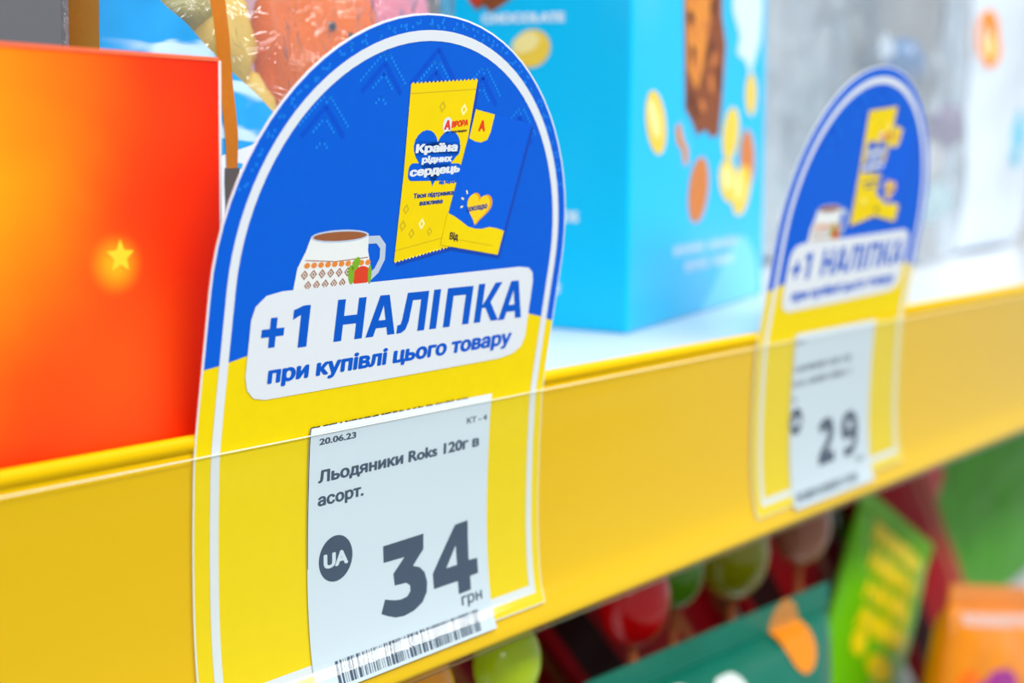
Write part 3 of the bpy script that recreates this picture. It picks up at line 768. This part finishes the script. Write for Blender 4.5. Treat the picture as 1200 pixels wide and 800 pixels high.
# gummy bag behind the red carton ------------------------------------
# printed film facing the aisle at y = 40, window showing the jellies
GX, GY = 68.5, 52
m_film = film('bag_film', (0.93, 0.94, 0.94), 0.09, 0.10, bump=1.0, bscale=110, haze=0.05)
GB = thing('sweet_bag', (GX, GY, -3), 'clear crackling bag of jelly sweets with blue water print, behind the red carton', 'sweet bag')
gb = Bag(114, 150, 26, 3.3, 1.3, 0.5, 0.06)
m_water = mat('water_print', (40, 158, 226), 0.35, mottle=0.2, nscale=60)
nt = m_water.node_tree; bs = nt.nodes['Principled BSDF']; src = bs.inputs['Base Color'].links[0].from_socket
mpn = nt.nodes.new('ShaderNodeMapping'); mpn.inputs['Scale'].default_value = (55, 55, 210)
tcn = nt.nodes.new('ShaderNodeTexCoord'); nzn = nt.nodes.new('ShaderNodeTexNoise'); nzn.inputs['Scale'].default_value = 1.0; nzn.inputs['Detail'].default_value = 1.5; nzn.inputs['Distortion'].default_value = 0.6
crn = nt.nodes.new('ShaderNodeMapRange'); crn.interpolation_type = 'SMOOTHSTEP'; crn.inputs['From Min'].default_value = 0.53; crn.inputs['From Max'].default_value = 0.68
mxn = nt.nodes.new('ShaderNodeMix'); mxn.data_type = 'RGBA'; mxn.inputs[7].default_value = lin((196, 226, 244))
nt.links.new(tcn.outputs['Object'], mpn.inputs[0]); nt.links.new(mpn.outputs[0], nzn.inputs['Vector']); nt.links.new(nzn.outputs['Fac'], crn.inputs['Value'])
nt.links.new(crn.outputs[0], mxn.inputs[0]); nt.links.new(src, mxn.inputs[6]); nt.links.new(mxn.outputs[2], bs.inputs['Base Color'])
m_stripe = mat('brown_stripe_print', (196, 112, 20), 0.35, coat=0.2, mottle=0.08, nscale=900)
m_stripe2 = mat('olive_stripe_print', (138, 100, 20), 0.35, coat=0.2, mottle=0.08, nscale=900)
gb.shell('film', m_film, GB, 44, 60)
def GP(name, polys, m, off): return drape(name, [[(x - GX, z + 3) for x, z in p] for p in polys], m, gb.surf, off, GB, 1.2, 5)
yw = lambda x, z: (x, z)
GP('water_print', [[(14.6, -1), (52, -1), (74, 38), (56, 56.0), (50.0, 60.5), (41.5, 66.2), (27.5, 78.0), (22, 84), (14.6, 84)]], m_water, 0.15)['label'] = 'light blue printed water area'
GP('pale_print', [[(40, 47.5), (50, 50.5), (60, 54), (74, 38), (62, 20), (40, 20)]], m_card_white, 0.2)
GP('stripe', [[(11.6, 84), (15.4, 84), (15.4, -1), (11.6, -1)]], m_stripe2, 0.4)['label'] = 'olive brown side stripe'
GP('stripe', [[(37.2, 84), (40.8, 84), (45.2, 45.0), (42.2, 45.0)]], m_stripe, 0.4)['label'] = 'orange brown slanted stripe'
GP('stripe_foot', [[(41.7, 45.2), (45.7, 45.2), (47.6, 20), (43.0, 20)]], mat('stripe_foot_grey', (88, 80, 78), 0.5), 0.4)
jel = 'jelly sweets in the blue printed bag'
def jelly(name, loc, r, m, label, eyes=None, seed=0):
    t = thing(name, loc, label, 'sweet', jel)
    MB().blob((0, 0, 0), r, lump=0.22, seed=seed).build('body', m, t, smooth=True)
    for ex, ez in (eyes or []):
        MB().blob((ex, -0.6 - r[1] * math.sqrt(max(0.05, 1 - (ex / r[0])**2 - (ez / r[2])**2)), ez), (1.1, 0.7, 1.1), 10, 8).build('eye', mat('sweet_eye', (40, 45, 70), 0.3), t, smooth=True)
m_jo = mat('jelly_orange', (255, 122, 36), 0.25, sss=0.3); m_jy = mat('jelly_yellow', (238, 200, 96), 0.25, sss=0.3)
m_jp = mat('jelly_pink', (244, 150, 176), 0.3, sss=0.3); m_jb = mat('jelly_blue', (110, 180, 220), 0.3, sss=0.3); m_jg = mat('jelly_olive', (196, 186, 110), 0.3, sss=0.3)
jelly('jelly_face_sweet', (82, 54, 73), (20, 8.5, 19), m_jo, 'big orange jelly sweet with two dark eyes in the clear bag', [(-4, 4), (1.5, 2)], 1)
jelly('jelly_sweet', (51, 54, 72), (9, 8, 12), m_jy, 'upper yellow jelly sweet beside the brown stripe in the bag', None, 2)
jelly('jelly_sweet', (59, 53, 56), (7, 7, 10), m_jy, 'lower yellow jelly sweet left of the orange one in the bag', None, 3)
jelly('jelly_sweet', (41, 54, 80), (9, 7, 7), m_jg, 'olive green jelly sweet at the top of the bag', None, 4)
jelly('jelly_sweet', (106, 54, 80), (11, 9, 12), m_jp, 'pink jelly sweet right of the orange one in the bag', None, 5)

# silver grey box behind / pouch between gummy bag and blue carton
m_foil = mat('silver_foil', (232, 238, 243), 0.18, metal=0.6, mottle=0.2, nscale=60, bump=0.9, bscale=70)
m_wfilm = film('white_bag_film', (0.90, 0.94, 0.97), 0.05, 0.12, bump=0.9, bscale=35, haze=0.18)
m_wpl = mat('white_plastic', (208, 220, 232), 0.28, coat=0.4, mottle=0.06, nscale=40, bump=0.6, bscale=60)

def bag_thing(name, loc, w, h, d, m, label, cat, group=None, rot=(0, 0, 0), seed=0, wr=1.2, seals=True, msl=None, wf=0.05):
    loc = (loc[0], loc[1], loc[2] + w / 2 * abs(math.sin(rot[1])))      # a tilted bag stands on its lower corner
    t = thing(name, loc, label, cat, group, rot)
    b = Bag(w, h, d, seed, wr, 0.5, wf)
    b.shell('pouch', m, t, 30, 40)
    if seals: b.seal(t, msl or m)
    return t, b
PT = lambda t, b, name, polys, m, off=0.3: drape(name, polys, m, b.surf, off, t, 6, 6)
t, b = bag_thing('sweet_bag', (122, 104, -3), 54, 150, 20, mat('pink_bag', (240, 190, 204), 0.3, coat=.3, mottle=.15, nscale=50, bump=.5, bscale=60), 'pale pink bag behind the jelly bag, left of the blue carton', 'sweet bag', rot=(0, 0, rad(-8)), seed=2)
PT(t, b, 'side_band', [[(12, 0), (30, 0), (30, 150), (12, 150)]], mat('band_blue', (120, 186, 222), 0.3))

SB = 'white bags of sweets right of the blue carton'
t, b = bag_thing('sweet_bag', (476, 142, -3), 205, 160, 34, m_foil, 'silvery crumpled bag just right of the blue carton', 'sweet bag', SB, (0, 0, rad(8)), 5, 3.2, wf=0.06)
t, b = bag_thing('sweet_bag', (486, 80, -3), 132, 165, 30, m_wfilm, 'clear hazy bag holding wrapped sweets, above the farther sign', 'sweet bag', SB, (0, 0, rad(6)), 8, 2.2)
t3, b3 = bag_thing('sweet_bag', (640, 104, -3), 156, 175, 36, m_wpl, 'white glossy bag with an orange sweet printed at its top', 'sweet bag', SB, (0, 0, rad(6)), 11, 2.0)
PT(t3, b3, 'sweet_picture', [ellipse(-56, 112, 12, 15, 24, 0.15)], mat('pic_orange', (246, 140, 30), 0.3))
PT(t3, b3, 'sweet_highlight', [ellipse(-57, 108, 5, 7, 20, 0.1)], mat('pic_pale', (252, 226, 150), 0.3), 0.5)
PT(t3, b3, 'bag_print', [ellipse(0, 62, 14, 16, 20, 0.2)], mat('pic_teal', (60, 190, 220), 0.3))
WS = 'wrapped sweets in the clear hazy bag'
def wrapped(loc, r, m, mtw, label, group, rot=0.0, seed=0, name='wrapped_sweet', cat='sweet'):
    t = thing(name, loc, label, cat, group, (0, rot, 0))
    MB().blob((0, 0, 0), r, lump=0.15, seed=seed).build('body', m, t, smooth=True)
    for s in (-1, 1):
        mb = MB(); n = 12; vs = []
        x0 = s * r[0] * 0.9; x1 = s * (r[0] * 1.55)
        for k in range(n):
            a = 2 * PI * k / n
            vs.append((x0, r[1] * .18 * math.cos(a), r[2] * .18 * math.sin(a)))
        for k in range(n):
            a = 2 * PI * k / n; q = 1 if k % 2 else .7
            vs.append((x1, r[1] * .35 * q * math.cos(a), r[2] * .75 * q * math.sin(a)))
        mb.add(vs, [(k, (k + 1) % n, n + (k + 1) % n, n + k) for k in range(n)] + [tuple(range(n, 2 * n))])
        mb.build('twist', mtw, t)
    return t
m_tw = mat('twist_white', (225, 232, 240), 0.3, coat=.3)
wrapped((472, 80, 92), (15, 8, 9), mat('ws_blue', (50, 120, 176), .3, coat=.3), m_tw, 'deep blue wrapped sweet in the clear bag', WS, 0.2, 1)
wrapped((494, 82, 86), (13, 8, 9), mat('ws_grey', (130, 140, 150), .3, coat=.3), m_tw, 'grey wrapped sweet in the clear bag', WS, -0.3, 2)
wrapped((518, 78, 64), (13, 8, 9), mat('ws_mauve', (150, 130, 170), .3, coat=.3, mottle=.4, nscale=90), m_tw, 'mauve and brown wrapped sweet in the clear bag', WS, 0.5, 3)
wrapped((500, 79, 46), (12, 8, 10), mat('ws_white', (226, 222, 222), .3, coat=.3), m_tw, 'white wrapped sweet at mid height in the clear bag', WS, 0.1, 4)
wrapped((512, 80, 28), (14, 9, 10), mat('ws_pale', (190, 226, 232), .3, coat=.3, mottle=.2, nscale=80), m_tw, 'pale blue wrapped sweet low in the clear bag', WS, -0.2, 5)

# ------------------------------------------------------------------ lower shelf: bags and lollipops
LZ = -292.2
m_pred = mat('pouch_red', (160, 0, 16), 0.5, 0.1, mottle=0.25, nscale=50, bump=.4, bscale=50)
m_tan = mat('pouch_tan', (176, 96, 52), 0.5, 0.1)
m_dkred = mat('pouch_dark', (44, 0, 6), 0.5, 0.1)
RP = 'red pouches on the lower shelf'
names = ['first', 'second', 'third', 'fourth', 'fifth', 'sixth', 'seventh', 'eighth', 'ninth', 'tenth', 'eleventh']
for i in range(8):
    x = 290 + 60 * i
    t, b = bag_thing('sweet_pouch', (x, 98 + (i % 2) * 25, LZ), 60, 256 - (i % 3) * 4, 22, m_pred, 'shiny red pouch with tan side bands, %s from the left on the lower shelf' % names[i], 'pouch', RP, (0, rad(-42), 0), 20 + i, 1.0)
    PT(t, b, 'side_band', [[(17, 4), (23, 4), (23, 246), (17, 246)]], m_tan, 0.3)
    PT(t, b, 'dark_band', [[(-27, 4), (-14, 4), (-14, 246), (-27, 246)]], m_dkred, 0.3)
# dark green bag
m_dgreen = mat('green_bag', (0, 112, 90), 0.4, coat=.12, mottle=.18, nscale=45, bump=.5, bscale=60)
t, b = bag_thing('sweet_bag', (226, 26, LZ), 150, 181, 36, m_dgreen, 'dark green bag with an orange ball and white letters, bottom centre', 'sweet bag', None, (0, rad(2), 0), 31, 0.9)
PT(t, b, 'ball_picture', [ellipse(41, 179, 11, 11.5, 26)], mat('ball_orange', (240, 140, 10), .3), .4)
for q in (rounded(-46, 162, -26, 180, 7), rounded(-20, 160, 0, 178, 7), rounded(46, 128, 68, 146, 7)): PT(t, b, 'white_lettering', [q], mat('bag_white_ink', (220, 232, 226), .3), .4)
# lime pouch with yellow lettering
m_lime = mat('lime_print', (104, 186, 4), .35, mottle=.1)
t, b = bag_thing('sweet_pouch', (402, 74, LZ), 96, 160, 12, m_lime, 'lime green pouch with bold yellow lettering, between the green and orange bags', 'pouch', None, (0, rad(28), 0), 40, 1.0)
ylw = []
Ry = random.Random(12)
for k in range(4):
    z = 155 - 13 * k
    x = -30
    while x < 24:
        wd = Ry.uniform(5, 9); q = lambda a: Ry.uniform(-a, a)
        ylw.append(stroke([(x, z - 6 + q(1)), (x + wd * .4, z + 2 + q(2)), (x + wd, z - 5 + q(2))], Ry.uniform(3, 4.5)))
        if Ry.random() < .7: ylw.append(stroke([(x + wd * .8, z + 3), (x + wd, z - 7)], 3.2))
        x += wd * Ry.uniform(.9, 1.2)
ylw.append(ellipse(-22, 104, 9, 6, 18)); ylw.append(ellipse(6, 98, 16, 6, 18))
yv, yf = union_polys(ylw)
drape_tris('yellow_lettering', yv, yf, mat('yellow_ink', (236, 214, 8), .4), b.surf, .4, t, 6, 6)
# orange bag
m_obag = mat('orange_bag', (244, 138, 0), .25, coat=.3, mottle=.25, nscale=40, bump=.6, bscale=50)
t, b = bag_thing('sweet_bag', (496, 34, LZ), 160, 111, 36, m_obag, 'orange glossy bag with a purple patch, lower right corner', 'sweet bag', None, (0, rad(14), 0), 51, 2.2)
PT(t, b, 'purple_picture', [ellipse(-42, 74, 18, 11, 22, .2)], mat('pic_purple', (160, 50, 140), .3), .4)
PT(t, b, 'orange_picture', [ellipse(-66, 74, 9, 10, 22, .4)], mat('pic_deep_orange', (250, 110, 10), .3), .4)
PT(t, b, 'pale_band', [[(-74, 103), (74, 103), (74, 108), (-74, 108)]], mat('pale_pink', (220, 176, 160), .3), .4)
t, b = bag_thing('sweet_bag', (790, 165, LZ), 350, 222, 26, mat('green_top_bag', (70, 150, 20), .45, .1, coat=.05, mottle=.3, nscale=40, bump=.5, bscale=50), 'bright green bag in the far right corner under the rail', 'sweet bag', None, (0, rad(-4), 0), 61, 2.2)
PT(t, b, 'white_glint', [ellipse(-128, 192, 24, 15, 22, .4)], mat('glint_white', (236, 238, 240), .3), .4)  # highlight on the bag, painted as a white oval
PT(t, b, 'red_patch', [ellipse(-100, 146, 56, 26, 22, -.4)], mat('patch_red', (200, 10, 24), .3), .5)
# lollipops
LP = 'lollipops standing under the rail'
def lolly(x, y, z, r, rgb, label, key):
    t = thing('lollipop', (x, y, LZ), label, 'lollipop', LP)
    MB().blob((0, 0, z - LZ), (r, r * .8, r * 1.15), 24, 18).build('candy', mat(key, rgb, .15, .3, coat=.3), t, smooth=True)
    MB().tube([(0, 0, 0), (0, 0, z - LZ - r)], 1.5, 10).build('stick', m_tan, t, smooth=True)
lolly(120, 24, -80, 10, (168, 196, 10), 'lime green lollipop, under the 34 price label', 'lolly_lime')
lolly(80, 22, -78, 13, (244, 160, 0), 'orange lollipop, nearest to the left under the rail', 'lolly_orange')
lolly(206, 42, -88, 13, (206, 4, 10), 'bright red lollipop, left of the dark green bag', 'lolly_red')
lolly(246, 52, -90, 11, (86, 140, 20), 'green lollipop, just right of the bright red one', 'lolly_green')
lolly(292, 56, -94, 15, (150, 150, 10), 'olive yellow lollipop, behind the dark green bag', 'lolly_olive')
lolly(352, 60, -96, 14, (150, 92, 66), 'brown lollipop, below the farther sign', 'lolly_brown')
